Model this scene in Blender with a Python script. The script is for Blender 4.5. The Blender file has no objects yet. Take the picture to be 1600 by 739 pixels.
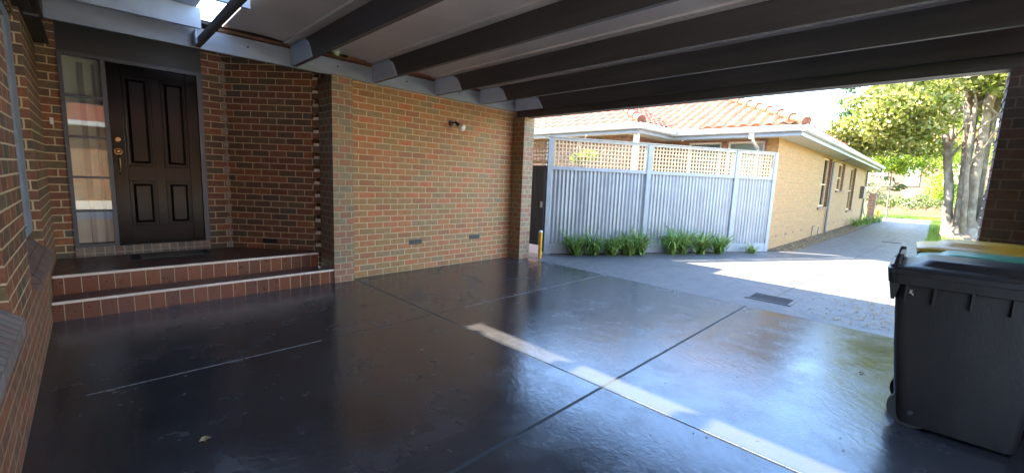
import bpy, bmesh, math, random
from mathutils import Vector, Matrix
random.seed(7)
D = bpy.data; S = bpy.context.scene
C = D.collections.new('scene'); S.collection.children.link(C)
R = math.radians

# ------------------------------------------------------------------ materials
class NT:
    def __init__(s, name):
        s.m = D.materials.new(name); s.m.use_nodes = True
        s.t = s.m.node_tree; s.t.nodes.clear()
        s.out = s.n('ShaderNodeOutputMaterial')
        s.p = s.n('ShaderNodeBsdfPrincipled')
        s.l(s.p.outputs[0], s.out.inputs[0])
    def n(s, typ, **kw):
        nd = s.t.nodes.new(typ)
        for k, v in kw.items(): setattr(nd, k, v)
        return nd
    def l(s, a, b): s.t.links.new(a, b)
    def put(s, v, sock):
        if isinstance(v, (int, float)): sock.default_value = v
        elif isinstance(v, (tuple, list)): sock.default_value = tuple(v) + ((1,) if len(v) == 3 and sock.type == 'RGBA' else ())
        else: s.l(v, sock)
    def math(s, op, a, b=0.0, c=None):
        nd = s.n('ShaderNodeMath', operation=op); s.put(a, nd.inputs[0]); s.put(b, nd.inputs[1])
        if c is not None: s.put(c, nd.inputs[2])
        return nd.outputs[0]
    def mix(s, f, a, b):
        nd = s.n('ShaderNodeMix', data_type='RGBA'); s.put(f, nd.inputs[0]); s.put(a, nd.inputs[6]); s.put(b, nd.inputs[7])
        return nd.outputs[2]
    def noise(s, vec, scale, detail=4, rough=.55, dist=0):
        nd = s.n('ShaderNodeTexNoise'); s.put(vec, nd.inputs['Vector'])
        nd.inputs['Scale'].default_value = scale; nd.inputs['Detail'].default_value = detail
        nd.inputs['Roughness'].default_value = rough; nd.inputs['Distortion'].default_value = dist
        return nd.outputs[0]
    def remap(s, v, a, b, c=0., d=1.):
        nd = s.n('ShaderNodeMapRange'); s.put(v, nd.inputs[0])
        for i, x in enumerate((a, b, c, d)): nd.inputs[i+1].default_value = x
        return nd.outputs[0]
    def obj(s): return s.n('ShaderNodeTexCoord').outputs['Object']
    def uv(s): return s.n('ShaderNodeTexCoord').outputs['UV']
    def pos(s): return s.n('ShaderNodeNewGeometry').outputs['Position']
    def scalev(s, v, sc):
        nd = s.n('ShaderNodeVectorMath', operation='MULTIPLY'); s.put(v, nd.inputs[0]); nd.inputs[1].default_value = sc
        return nd.outputs[0]
    def bump(s, h, dist=.003, strength=1., prev=None):
        nd = s.n('ShaderNodeBump'); s.put(h, nd.inputs['Height']); nd.inputs['Distance'].default_value = dist
        nd.inputs['Strength'].default_value = strength
        if prev is not None: s.l(prev, nd.inputs['Normal'])
        s.l(nd.outputs[0], s.p.inputs['Normal']); return nd.outputs[0]
    def set(s, **kw):
        for k, v in kw.items(): s.put(v, s.p.inputs[k.replace('_', ' ')])

def mat(name, col, rough=.6, var=.18, scale=6, bump=.0008, metal=0., coat=0., fine=60, stretch=(1, 1, 1)):
    t = NT(name); v = t.scalev(t.obj(), stretch)
    n1 = t.noise(v, scale, 5); n2 = t.noise(v, fine, 3)
    f = t.remap(n1, .3, .7); g = t.remap(n2, .3, .7)
    dk = [c*(1-var) for c in col]; lt = [min(1, c*(1+var)) for c in col]
    c = t.mix(f, dk, lt); c = t.mix(t.math('MULTIPLY', g, .25), c, [x*.75 for x in col])
    t.set(Base_Color=c, Roughness=t.remap(n1, .25, .75, rough*.85, min(1, rough*1.15)), Metallic=metal, Coat_Weight=coat)
    if bump: t.bump(n2, bump)
    return t.m

def brick_mat(name, cols, mortar, bumpd=.006, rough=.75, w=.24, h=.086, off=.5, ms=.0068, stain=None, rvar=.12, shiftu=0):
    t = NT(name); uv = t.uv()
    wob = t.n('ShaderNodeTexNoise'); t.l(uv, wob.inputs['Vector']); wob.inputs['Scale'].default_value = 9; wob.inputs['Detail'].default_value = 3
    vm = t.n('ShaderNodeVectorMath', operation='MULTIPLY_ADD'); t.l(wob.outputs['Color'], vm.inputs[0])
    vm.inputs[1].default_value = (.006, .006, 0); t.l(uv, vm.inputs[2])
    ad = t.n('ShaderNodeVectorMath', operation='ADD'); t.l(vm.outputs[0], ad.inputs[0]); ad.inputs[1].default_value = (shiftu+24-.003, 8.6-.003, 0)
    b = t.n('ShaderNodeTexBrick'); t.l(ad.outputs[0], b.inputs['Vector'])
    b.offset = off; b.offset_frequency = 2; b.squash = 1
    b.inputs['Color1'].default_value = (0, 0, 0, 1); b.inputs['Color2'].default_value = (1, 1, 1, 1); b.inputs['Mortar'].default_value = (0, 0, 0, 1)
    for k, v in (('Scale', 1), ('Mortar Size', ms), ('Mortar Smooth', .25), ('Bias', 0), ('Brick Width', w), ('Row Height', h)): b.inputs[k].default_value = v
    rp = t.n('ShaderNodeValToRGB'); rp.color_ramp.interpolation = 'CONSTANT'; t.l(b.outputs['Color'], rp.inputs[0])
    els = rp.color_ramp.elements
    while len(els) < len(cols): els.new(1)
    for i, c in enumerate(cols): els[i].position = i/len(cols); els[i].color = (*c, 1)
    n1 = t.noise(uv, 14, 5); n2 = t.noise(uv, 140, 4)
    bc = t.mix(t.remap(n1, .35, .75, 0, .55), rp.outputs[0], [x*.5 for x in cols[0]])
    bc = t.mix(t.remap(n2, .5, .8, 0, .35), bc, (.4, .3, .22))
    mc = t.mix(t.remap(n2, .3, .7), mortar, [x*.65 for x in mortar])
    c = t.mix(b.outputs['Fac'], bc, mc)
    if stain: c = t.mix(t.remap(t.noise(t.scalev(uv, (1, 1.6, 1)), 2.3, 6, .7), .52, .72, 0, .4), c, stain)
    t.set(Base_Color=c, Roughness=t.math('ADD', t.remap(n1, .3, .7, rough-rvar, rough+rvar), t.math('MULTIPLY', b.outputs['Fac'], .1)))
    hgt = t.math('ADD', t.math('MULTIPLY', t.math('SUBTRACT', 1., b.outputs['Fac']), 1.), t.math('MULTIPLY', n2, .35))
    hgt = t.math('ADD', hgt, t.math('MULTIPLY', n1, .25))
    t.bump(hgt, bumpd)
    return t.m

RB = [(.16, .055, .035), (.12, .06, .042), (.22, .075, .045), (.10, .052, .04), (.27, .085, .045), (.16, .075, .05), (.085, .062, .056), (.20, .065, .04), (.13, .085, .055), (.18, .06, .042)]
YB = [(.30, .15, .065), (.34, .15, .07), (.28, .17, .085), (.36, .17, .075), (.25, .19, .10), (.38, .15, .07), (.30, .13, .06), (.26, .16, .08)]
M = {}
M['brick'] = brick_mat('red_brick', [(c[0]*.98, c[1]*1.05, c[2]*.72) for c in RB], (.60, .46, .27))
M['brick_warm'] = brick_mat('warm_brick', [(.36,.15,.050),(.30,.165,.055),(.40,.155,.050),(.27,.145,.052),(.45,.135,.045),(.34,.17,.052),(.25,.17,.075),(.37,.14,.045),(.31,.17,.055),(.30,.115,.045)], (.66, .53, .33), stain=(.30, .21, .11))
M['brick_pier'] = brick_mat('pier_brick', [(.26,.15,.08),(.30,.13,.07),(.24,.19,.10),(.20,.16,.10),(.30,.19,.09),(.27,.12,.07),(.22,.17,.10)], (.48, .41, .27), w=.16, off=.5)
M['brick_plinth'] = brick_mat('plinth_brick', [(.20,.062,.026),(.17,.07,.032),(.23,.075,.030),(.18,.08,.038),(.15,.06,.03)], (.36,.26,.15), stain=(.32,.25,.18), shiftu=.1)
M['brick_tan'] = brick_mat('tan_brick', [(.305,.163,.052),(.335,.178,.055),(.285,.163,.056),(.355,.188,.06),(.32,.152,.047)], (.38,.25,.11), bumpd=.004)
M['brick_front'] = brick_mat('neighbour_brick', [(0.196,0.084,0.049),(0.238,0.105,0.056),(0.168,0.091,0.063),(0.266,0.119,0.063),(0.182,0.077,0.049)], (0.350,0.280,0.196))
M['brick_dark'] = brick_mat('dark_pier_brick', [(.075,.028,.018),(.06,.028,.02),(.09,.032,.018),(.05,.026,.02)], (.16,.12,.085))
M['brick_far'] = brick_mat('far_brick', [(.10,.035,.02),(.13,.045,.026)], (.35,.27,.2))
M['brick_sill'] = brick_mat('sill_brick', [(.13,.075,.06),(.15,.09,.07),(.12,.078,.062),(.16,.10,.08)], (.09,.06,.045), w=.6, h=.055, off=0, ms=.003)
M['brick_sill_grey'] = brick_mat('sill_brick_grey', [(.20,.175,.155),(.23,.195,.17),(.18,.145,.125),(.2,.14,.12)], (.09,.07,.055), w=.6, h=.08, off=0, ms=.004)
M['brick_soldier'] = brick_mat('soldier_brick', [(.17,.12,.085),(.15,.09,.06),(.2,.14,.1),(.13,.10,.08)], (.36,.3,.23), w=.086, h=.6, off=0)
M['mortar'] = mat('mortar', (.62, .52, .40), .9, .2, 30, .002)
M['mortar_dull'] = mat('dull_mortar', (.27, .22, .165), .9, .25, 30, .002)
M['tile'] = brick_mat('glazed_riser_tile', [(.135,.032,.009),(.10,.025,.008),(.165,.044,.012),(.12,.032,.010)], (.50,.38,.24), w=.121, h=3., off=0, ms=.0035, rough=.32, bumpd=.002, rvar=.08, shiftu=.32)
M['tile_tread'] = brick_mat('glazed_tread_tile', [(.075,.022,.014),(.06,.019,.013),(.09,.027,.017)], (.22,.15,.11), w=.121, h=.24, off=.5, ms=.003, rough=.35, bumpd=.002, rvar=.08)
M['nosing'] = mat('cream_nosing', (0.64, 0.544, 0.464), .55, .15, 20)
M['blue_paint'] = mat('blue_grey_paint', (0.2025, 0.24, 0.285), .45, .2, 3, .0012, stretch=(1, 1, 3))
M['lit_paint'] = mat('lit_patch_paint', (0.456, 0.57, 0.76), .5, .1, 5, .001)  # pale blue stands in for sky light on the joist ends
M['joist_paint'] = mat('dark_joist_paint', (.06, .056, .058), .55, .3, 4, .002, stretch=(.25, 4, 3))
M['deck_paint'] = mat('deck_underside', (.60, .575, .58), .45, .1, 2.5, .0006)
M['louvre'] = mat('louvre_paint', (.36, .43, .52), .4, .12, 5, .0008)
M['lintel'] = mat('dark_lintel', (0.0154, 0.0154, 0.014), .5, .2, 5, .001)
M['frame'] = mat('frame_paint', (.045, .055, .065), .4, .15, 8, .0006)
M['door'] = mat('black_gloss_door', (0.006, 0.0048, 0.0042), .17, .05, 4, .0003, coat=.0, stretch=(1, 6, .6))
M['door'].node_tree.nodes['Principled BSDF'].inputs['Specular IOR Level'].default_value = .11
M['brass'] = mat('aged_brass', (.22, .15, .08), .3, .3, 30, .0005, metal=1)
M['black'] = mat('black_plastic', (0.014, 0.014, 0.0154), .45, .2, 10)
M['rubber'] = mat('black_rubber', (.015, .015, .015), .8, .2, 20)
M['mat'] = mat('door_mat_coir', (0.07, 0.0525, 0.035), .95, .4, 40, .006, fine=400)
M['matedge'] = mat('mat_border', (.015, .013, .012), .9, .2, 40, .003)
M['bin'] = mat('dark_bin_plastic', (.012, .0112, .011), .5, .35, 3, .002, fine=70, stretch=(1, 1, .4))
M['binlid'] = mat('dark_lid_plastic', (.014, .0135, .014), .4, .15, 6, .0012)
for k_ in ('bin', 'binlid'): M[k_].node_tree.nodes['Principled BSDF'].inputs['Specular IOR Level'].default_value = .25
M['green'] = mat('green_lid_plastic', (0.054, 0.27, 0.171), .38, .12, 5)
M['yellow'] = mat('yellow_lid_plastic', (0.558, 0.324, 0.027), .38, .12, 5)
M['bollard'] = mat('yellow_bollard_paint', (0.578, 0.306, 0.0085), .4, .12, 9)
M['white'] = mat('white_paint', (0.684, 0.665, 0.627), .5, .08, 8)
M['gutter'] = mat('gutter_paint', (0.396, 0.4032, 0.4032), .35, .08, 5)
M['fascia'] = mat('fascia_paint', (0.224, 0.245, 0.259), .5, .1, 5)
M['soffit'] = mat('soffit_paint', (0.4125, 0.39, 0.33), .7, .08, 5)
M['fence'] = mat('fence_steel', (.28, .295, .295), .42, .14, 2.5, 0, metal=.1)
M['fencepost'] = mat('fence_post_paint', (.27, .295, .305), .5, .12, 8)
M['lattice'] = mat('lattice_timber', (.62, .44, .24), .75, .2, 12, .001)
M['latframe'] = mat('lattice_frame', (.36, .335, .27), .7, .2, 10, .001)
M['gate'] = mat('charcoal_gate', (0.06, 0.0624, 0.0704), .45, .1, 4)
M['pipe'] = mat('downpipe_paint', (0.14, 0.133, 0.119), .5, .1, 8)
M['grate'] = mat('grate_steel', (0.035, 0.0385, 0.0455), .5, .3, 40, metal=.5)
M['dark'] = mat('dark_void', (.008, .008, .008), .9, .1, 5)
M['soil'] = mat('garden_soil', (0.072, 0.052, 0.036), .95, .4, 9, .02, fine=80)
M['litterground'] = mat('leaf_litter_soil', (0.136, 0.104, 0.064), .95, .45, 12, .02, fine=90)
M['grass'] = mat('lawn', (.15, .19, .022), .9, .4, 3, .05, fine=60)
M['earth'] = mat('yard_ground', (.45, .42, .36), .95, .25, 2, .02)
M['paving'] = mat('pale_paving', (.62, .58, .50), .8, .15, 3, .002)
M['cable'] = mat('cable', (.05, .05, .05), .6, .1, 5)
M['meter'] = mat('meter_box_paint', (.12, .10, .09), .5, .1, 5)
M['rust'] = mat('stained_batten', (0.108, 0.054, 0.027), .85, .5, 25, .002)
M['curtain'] = mat('curtain_cloth', (.80, .80, .66), .9, .08, 4, .0)
M['interior'] = mat('hall_wall', (.45, .44, .38), .9, .05, 4, 0)
M['blind'] = mat('white_blind', (0.544, 0.592, 0.528), .8, .05, 4, 0)
M['bulb'] = mat('bulb_glass', (.85, .85, .82), .2, .03, 4, 0, coat=1)

def glass(name, tint=(.9, .93, .92), refl=1.0):
    t = NT(name); t.t.nodes.remove(t.p)
    g = t.n('ShaderNodeBsdfGlossy'); g.inputs['Roughness'].default_value = .02
    tr = t.n('ShaderNodeBsdfTransparent'); tr.inputs[0].default_value = (*tint, 1)
    fr = t.n('ShaderNodeFresnel'); fr.inputs[0].default_value = 1.5
    mx = t.n('ShaderNodeMixShader'); t.l(t.math('MULTIPLY', fr.outputs[0], 1.7*refl), mx.inputs[0])
    t.l(tr.outputs[0], mx.inputs[1]); t.l(g.outputs[0], mx.inputs[2]); t.l(mx.outputs[0], t.out.inputs[0])
    return t.m
M['glass'] = glass('clear_glass', refl=.6)

def leaf_mat(name, cols, trans=.35, rough=.55):
    t = NT(name)
    geo = t.n('ShaderNodeNewGeometry')
    rp = t.n('ShaderNodeValToRGB'); t.l(geo.outputs['Random Per Island'], rp.inputs[0])
    els = rp.color_ramp.elements
    while len(els) < len(cols): els.new(1)
    for i, c in enumerate(cols): els[i].position = i/(len(cols)-1); els[i].color = (*c, 1)
    t.set(Base_Color=rp.outputs[0], Roughness=rough)
    t.p.inputs['Specular IOR Level'].default_value = .35
    ts = t.n('ShaderNodeBsdfTranslucent'); t.l(rp.outputs[0], ts.inputs[0])
    mx = t.n('ShaderNodeMixShader'); mx.inputs[0].default_value = trans
    t.l(t.p.outputs[0], mx.inputs[1]); t.l(ts.outputs[0], mx.inputs[2]); t.l(mx.outputs[0], t.out.inputs[0])
    return t.m
M['leaf_big'] = leaf_mat('glossy_tree_leaf', [(.06,.09,.013),(.14,.175,.022),(.23,.25,.045),(.38,.36,.16),(.11,.145,.018)], .45, .35)
M['leaf_lime'] = leaf_mat('lime_tree_leaf', [(.12,.19,.015),(.18,.26,.02),(.26,.31,.03)], .45)
M['leaf_conifer'] = leaf_mat('conifer_leaf', [(.02,.055,.015),(.05,.10,.02),(.08,.14,.03)], .25)
M['leaf_hedge'] = leaf_mat('hedge_leaf', [(.07,.12,.03),(.20,.26,.09),(.32,.36,.18),(.12,.18,.05)], .3)
M['leaf_strap'] = leaf_mat('strap_leaf', [(.08,.17,.03),(.15,.28,.05),(.28,.42,.11),(.11,.22,.04),(.36,.30,.09)], .25, .35)
M['leaf_dry'] = leaf_mat('dry_leaf', [(.35,.22,.08),(.5,.34,.14),(.25,.14,.05),(.45,.38,.2)], .2)
M['leaf_pale'] = leaf_mat('pale_twig_leaf', [(.30,.24,.16),(.42,.36,.25),(.25,.24,.12)], .3)
M['leaf_grass'] = leaf_mat('grass_blade', [(.10,.18,.02),(.18,.27,.03),(.25,.33,.05)], .4)

def bark():
    t = NT('tree_bark'); v = t.scalev(t.obj(), (1, 1, .35))
    n1 = t.noise(v, 5, 6, .65); n2 = t.noise(t.obj(), 2.2, 4)
    c = t.mix(t.remap(n1, .35, .65), (.085, .062, .045), (.20, .16, .12)); c = t.mix(t.remap(n2, .5, .66, 0, .8), c, (.30, .26, .20))
    t.set(Base_Color=c, Roughness=.85); t.bump(t.noise(v, 22, 6, .7), .02); return t.m
M['bark'] = bark()

def roof_tile():
    t = NT('terracotta_roof_tile'); o = t.pos()
    n1 = t.noise(o, 3.2, 5, .7); n2 = t.noise(o, 26, 3)
    c = t.mix(t.remap(n1, .35, .65), (.12, .024, .008), (.17, .045, .016)); c = t.mix(t.remap(n2, .5, .68, 0, .6), c, (.27, .13, .07))
    t.set(Base_Color=c, Roughness=.7); t.bump(n2, .004); return t.m
M['rooftile'] = roof_tile()

def floor_mat():
    t = NT('sealed_dark_concrete'); p = t.pos()
    sep = t.n('ShaderNodeSeparateXYZ'); t.l(p, sep.inputs[0]); X, Y = sep.outputs[0], sep.outputs[1]
    n1 = t.noise(p, 1.1, 6, .62, .4); n2 = t.noise(p, 4.5, 6, .6, .1); n3 = t.noise(p, 60, 3, .5)
    rt = t.n('ShaderNodeMapping'); t.l(p, rt.inputs['Vector']); rt.inputs['Rotation'].default_value = (0, 0, .5); rt.inputs['Scale'].default_value = (3, 42, 1)
    n4 = t.noise(rt.outputs[0], 1.3, 4, .6, .8)
    # brushed and trowelled arcs left by the finisher
    w = t.n('ShaderNodeTexWave', wave_type='RINGS', rings_direction='SPHERICAL')
    sh = t.n('ShaderNodeVectorMath', operation='ADD'); t.l(p, sh.inputs[0]); sh.inputs[1].default_value = (2.9, -1.1, 0)
    t.l(sh.outputs[0], w.inputs['Vector']); w.inputs['Scale'].default_value = 4; w.inputs['Distortion'].default_value = 9; w.inputs['Detail'].default_value = 4; w.inputs['Detail Scale'].default_value = 2.2
    def band(coord, at, hw): return t.math('LESS_THAN', t.math('ABSOLUTE', t.math('SUBTRACT', coord, at)), hw)
    wob = t.math('MULTIPLY', t.math('SUBTRACT', n2, .5), .006)
    gx = band(t.math('ADD', X, wob), -1.55, .012); gy = band(t.math('ADD', Y, wob), 2.54, .008)
    g3 = t.math('MULTIPLY', band(t.math('ADD', X, wob), -3.655, .004), t.math('MULTIPLY', t.math('GREATER_THAN', Y, -.35), t.math('LESS_THAN', Y, 3.0)))
    gy2 = band(t.math('ADD', Y, wob), 5.80, .006)
    gr = t.math('MAXIMUM', t.math('MAXIMUM', gx, gy), t.math('MAXIMUM', g3, gy2))
    # chalky sealed control joint, pale in stretches
    pale = t.math('MULTIPLY', band(t.math('ADD', X, wob), -3.655, .0065), t.math('MAXIMUM', t.math('MULTIPLY', t.math('GREATER_THAN', Y, -.1), t.math('LESS_THAN', Y, 1.35)), t.math('GREATER_THAN', Y, 2.95)))
    pale2 = t.math('MULTIPLY', band(Y, 2.553, .0025), t.math('GREATER_THAN', X, -1.4))
    pale = t.math('MAXIMUM', pale, pale2)
    pale = t.math('MULTIPLY', t.math('MULTIPLY', pale, t.remap(n3, .3, .5)), t.remap(n2, .30, .42))
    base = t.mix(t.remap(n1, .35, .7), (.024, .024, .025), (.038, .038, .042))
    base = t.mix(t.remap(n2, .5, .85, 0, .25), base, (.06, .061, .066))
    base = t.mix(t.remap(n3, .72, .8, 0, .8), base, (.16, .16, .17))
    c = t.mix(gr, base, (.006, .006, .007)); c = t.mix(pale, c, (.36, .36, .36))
    rg = t.math('ADD', t.remap(n1, .3, .7, .15, .27), t.remap(n2, .45, .8, 0, .12))
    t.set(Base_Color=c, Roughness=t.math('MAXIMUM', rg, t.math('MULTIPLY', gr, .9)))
    t.p.inputs['IOR'].default_value = 1.95; t.p.inputs['Specular Tint'].default_value = (.70, .85, 1, 1)
    t.p.inputs['Coat Weight'].default_value = .1; t.p.inputs['Coat Roughness'].default_value = .2
    h = t.math('ADD', t.math('MULTIPLY', n1, 1.2), t.math('MULTIPLY', n2, .22)); h = t.math('ADD', h, t.math('MULTIPLY', n3, .06))
    h = t.math('ADD', h, t.math('MULTIPLY', n4, .10)); h = t.math('ADD', h, t.math('MULTIPLY', w.outputs['Fac'], .11)); h = t.math('SUBTRACT', h, t.math('MULTIPLY', gr, 1.5))
    t.bump(h, .006, .4)
    return t.m
M['floor'] = floor_mat()

def drive_mat():
    t = NT('driveway_concrete'); p = t.pos()
    sep = t.n('ShaderNodeSeparateXYZ'); t.l(p, sep.inputs[0]); X, Y = sep.outputs[0], sep.outputs[1]
    n1 = t.noise(p, .8, 6, .65); n2 = t.noise(p, 6, 6, .7, .5); n3 = t.noise(p, 60, 4)
    def band(coord, at, hw): return t.math('LESS_THAN', t.math('ABSOLUTE', t.math('SUBTRACT', coord, at)), hw)
    wob = t.math('MULTIPLY', t.math('SUBTRACT', n2, .5), .01)
    jx = t.math('MULTIPLY', band(t.math('ADD', t.math('ADD', X, wob), t.math('MULTIPLY', Y, -.046)), -1.73, .011), t.math('GREATER_THAN', Y, 6.7))
    j = t.math('MAXIMUM', jx, t.math('MAXIMUM', band(Y, 12.6, .012), band(Y, 29.5, .02)))
    j = t.math('MAXIMUM', j, t.math('MULTIPLY', band(t.math('ADD', X, wob), -3.4, .008), t.math('LESS_THAN', Y, 7.6)))
    base = t.mix(t.remap(n1, .35, .68), (.085, .085, .087), (.125, .123, .12)); base = t.mix(t.remap(n2, .5, .7, 0, .6), base, (.062, .063, .068))
    base = t.mix(t.remap(n3, .55, .8, 0, .3), base, (.17, .165, .15))
    c = t.mix(j, base, (.03, .03, .032))
    t.set(Base_Color=c, Roughness=t.remap(n2, .3, .7, .35, .6)); t.p.inputs['Specular IOR Level'].default_value = .6
    h = t.math('ADD', t.math('MULTIPLY', n2, .6), t.math('MULTIPLY', n3, .15)); h = t.math('SUBTRACT', h, j); t.bump(h, .006, .6)
    return t.m
M['drive'] = drive_mat()

# ------------------------------------------------------------------ geometry helpers
def box(bm, x0, x1, y0, y1, z0, z1, bev=0):
    vs = [bm.verts.new((x, y, z)) for z in (min(z0, z1), max(z0, z1)) for y in (min(y0, y1), max(y0, y1)) for x in (min(x0, x1), max(x0, x1))]
    fs = [bm.faces.new([vs[i] for i in q]) for q in ((0, 2, 3, 1), (4, 5, 7, 6), (0, 1, 5, 4), (2, 6, 7, 3), (0, 4, 6, 2), (1, 3, 7, 5))]
    if bev:
        es = list({e for f in fs for e in f.edges})
        bmesh.ops.bevel(bm, geom=es, offset=bev, segments=2, affect='EDGES', profile=.5)
    return vs
def prism(bm, pts, z0, z1):
    """closed vertical prism over a plan polygon (counter-clockwise)"""
    a = [bm.verts.new((x, y, z0)) for x, y in pts]; b = [bm.verts.new((x, y, z1)) for x, y in pts]; n = len(pts)
    bm.faces.new(a[::-1]); bm.faces.new(b)
    for i in range(n): bm.faces.new((a[i], a[(i+1) % n], b[(i+1) % n], b[i]))
def extr(bm, prof, axis, a0, a1):
    """profile (p,q) extruded along an axis: 'x': prof=(y,z); 'y': prof=(x,z)"""
    def P(p, q, a): return (a, p, q) if axis == 'x' else (p, a, q)
    A = [bm.verts.new(P(p, q, a0)) for p, q in prof]; B = [bm.verts.new(P(p, q, a1)) for p, q in prof]; n = len(prof)
    bm.faces.new(A); bm.faces.new(B[::-1])
    for i in range(n): bm.faces.new((A[i], B[i], B[(i+1) % n], A[(i+1) % n]))
def tube(bm, pts, rad, seg=10, cap=True):
    pts = [Vector(p) for p in pts]; rads = rad if isinstance(rad, (list, tuple)) else [rad]*len(pts)
    rings = []; up = Vector((0, 0, 1))
    for i, p in enumerate(pts):
        d = (pts[min(i+1, len(pts)-1)]-pts[max(i-1, 0)]).normalized()
        ref = Vector((1, 0, 0)) if abs(d.z) > .9 else up
        u = d.cross(ref).normalized(); v = d.cross(u)
        rings.append([bm.verts.new(p+(u*math.cos(2*math.pi*k/seg)+v*math.sin(2*math.pi*k/seg))*rads[i]) for k in range(seg)])
    for a, b in zip(rings, rings[1:]):
        for k in range(seg): bm.faces.new((a[k], a[(k+1) % seg], b[(k+1) % seg], b[k]))
    if cap: bm.faces.new(rings[0][::-1]); bm.faces.new(rings[-1])
def uvbox(me):
    uv = me.uv_layers.new(name='UVMap'); vs = me.vertices
    for f in me.polygons:
        n = f.normal
        for li in f.loop_indices:
            p = vs[me.loops[li].vertex_index].co
            if abs(n.z) > .75: u = (p.y, p.x)
            else:
                h = math.hypot(n.x, n.y) or 1
                u = (p.x*(-n.y/h)+p.y*(n.x/h), p.z)
            uv.data[li].uv = u
def mk(name, bm, m, parent=None, smooth=False, fix=True):
    """one mesh object; the bmesh is in world metres, the parent may stand anywhere"""
    if fix: bmesh.ops.recalc_face_normals(bm, faces=bm.faces)
    me = D.meshes.new(name); bm.to_mesh(me); bm.free()
    uvbox(me)
    me.materials.append(M[m])
    if smooth:
        for f in me.polygons: f.use_smooth = True
        try: me.set_sharp_from_angle(angle=R(38))
        except Exception: pass
    o = D.objects.new(name, me); C.objects.link(o)
    if parent is not None:
        o.parent = parent
        me.transform(world(parent).inverted())
    return o
def world(o):
    m = Matrix.LocRotScale(o.location, o.rotation_euler, o.scale)
    return world(o.parent) @ m if o.parent else m
def tag(o, label=None, cat=None, group=None, kind=None):
    if label: o['label'] = label
    if cat: o['category'] = cat
    if group: o['group'] = group
    if kind: o['kind'] = kind
    return o
def thing(name, label, cat, loc=(0, 0, 0), rz=0, group=None):
    o = D.objects.new(name, None); C.objects.link(o); o.location = loc; o.rotation_euler = (0, 0, rz); o.empty_display_size = .2
    return tag(o, label, cat, group)
def B(): return bmesh.new()
def bx(name, m, parent, *a, bev=0, smooth=False):
    b = B(); box(b, *a, bev=bev); return mk(name, b, m, parent, smooth)
def copy_tree(o, parent=None):
    c = o.copy(); C.objects.link(c); c.parent = parent
    for ch in [k for k in C.objects if k.parent == o]: copy_tree(ch, c)
    return c

# ------------------------------------------------------------------ setting: ground
def sheet(name, pts, z, m, label=None, thick=0):
    b = B(); b.faces.new([b.verts.new((x, y, z)) for x, y in pts])
    o = mk(name, b, m); tag(o, kind='structure')
    for f in o.data.polygons:
        if f.normal.z < 0: o.data.flip_normals(); break
    return o
sheet('ground', [(-300, -300), (300, -300), (300, 600), (-300, 600)], -.03, 'grass')
sheet('yard_ground', [(-14, 5.9), (-5.62, 5.9), (-5.62, 6.3), (-2.85, 11.5), (-2.85, 30), (-14, 30)], -.012, 'earth')
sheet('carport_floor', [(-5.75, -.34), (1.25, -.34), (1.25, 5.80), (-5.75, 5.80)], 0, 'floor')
sheet('side_yard', [(1.25, -6), (9, -6), (9, 14), (1.25, 14)], -.008, 'paving')
sheet('gate_path', [(-5.75, 5.80), (-5.38, 5.80), (-5.2, 6.35), (-5.75, 8.5), (-7.2, 8.5), (-7.2, 5.9)], -.004, 'drive')
sheet('driveway', [(-5.38, 5.80), (1.25, 5.80), (1.25, 9), (.5, 12), (-.1, 20), (.1, 36.2), (-2.3, 36.2), (-2.12, 20), (-2.42, 12.4), (-2.62, 11.55), (-5.22, 6.75), (-5.3, 6.35)], 0, 'drive')
sheet('garden_bed', [(-5.30, 6.40), (-5.22, 6.75), (-2.62, 11.55), (-2.80, 11.55), (-5.42, 6.55)], .004, 'soil')
sheet('leaf_litter_strip', [(-2.80, 11.6), (-2.64, 11.6), (-2.42, 12.4), (-2.12, 20), (-2.1, 29.5), (-2.80, 29.5)], .004, 'litterground')

# ------------------------------------------------------------------ our house
H = thing('brick_house', 'dark red brick house with recessed black front door beside the carport', 'house', (-6.3, 2.5, 0))
DX = -6.95
b = B(); box(b, -5.95, -5.66, 2.51, 5.60, -.05, 3.028); mk('brick_wall', b, 'brick_warm', H)['label'] = 'long warm brick side wall under the carport ledger'
b = B(); prism(b, [(-5.99, 2.24), (-5.54, 2.24), (-5.54, 2.51), (-5.95, 2.51)], -.05, 2.678); mk('brick_pier', b, 'brick_pier', H)
b = B(); box(b, -5.95, -5.38, 5.60, 5.865, -.05, 2.575); box(b, -5.95, -5.66, 5.60, 5.865, 2.575, 3.028); mk('brick_pier', b, 'brick_pier', H)
# splayed wall with dog-toothed corner
b = B()
P0, P1 = Vector((DX, 1.36)), Vector((-5.99, 2.24)); dv = (P1-P0).normalized(); nv = Vector((-dv.y, dv.x))
E1 = P1-dv*.095
prism(b, [tuple(P0), tuple(E1), tuple(E1+nv*.25), tuple(P0+nv*.25)], .30, 3.0)
prism(b, [tuple(E1+nv*.105), tuple(P1+nv*.09+dv*.1), tuple(P1+nv*.3+dv*.1), tuple(E1+nv*.3)], .0, 3.0)
nc = 0; z = .344
while z < 2.95:
    if nc % 2 == 0: prism(b, [tuple(E1), tuple(P1-dv*.004), tuple(P1-dv*.004+nv*.2), tuple(E1+nv*.2)], z+.004, z+.082)
    z += .086; nc += 1
mk('splayed_wall', b, 'brick', H)
b = B(); z = .344+.086
while z < 2.9:
    prism(b, [tuple(E1+dv*.012+nv*.012), tuple(P1-dv*.012+nv*.012), tuple(P1+nv*.1), tuple(E1+nv*.1)], z-.006, z+.034); z += .172
prism(b, [tuple(P1+nv*.06-dv*.01), tuple(P1+nv*.06), tuple(P1+nv*.1), tuple(P1+nv*.1-dv*.01)], .43, 2.9)
mk('mortar_teeth', b, 'mortar', H)
b = B(); z = .36; i = 0
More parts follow.
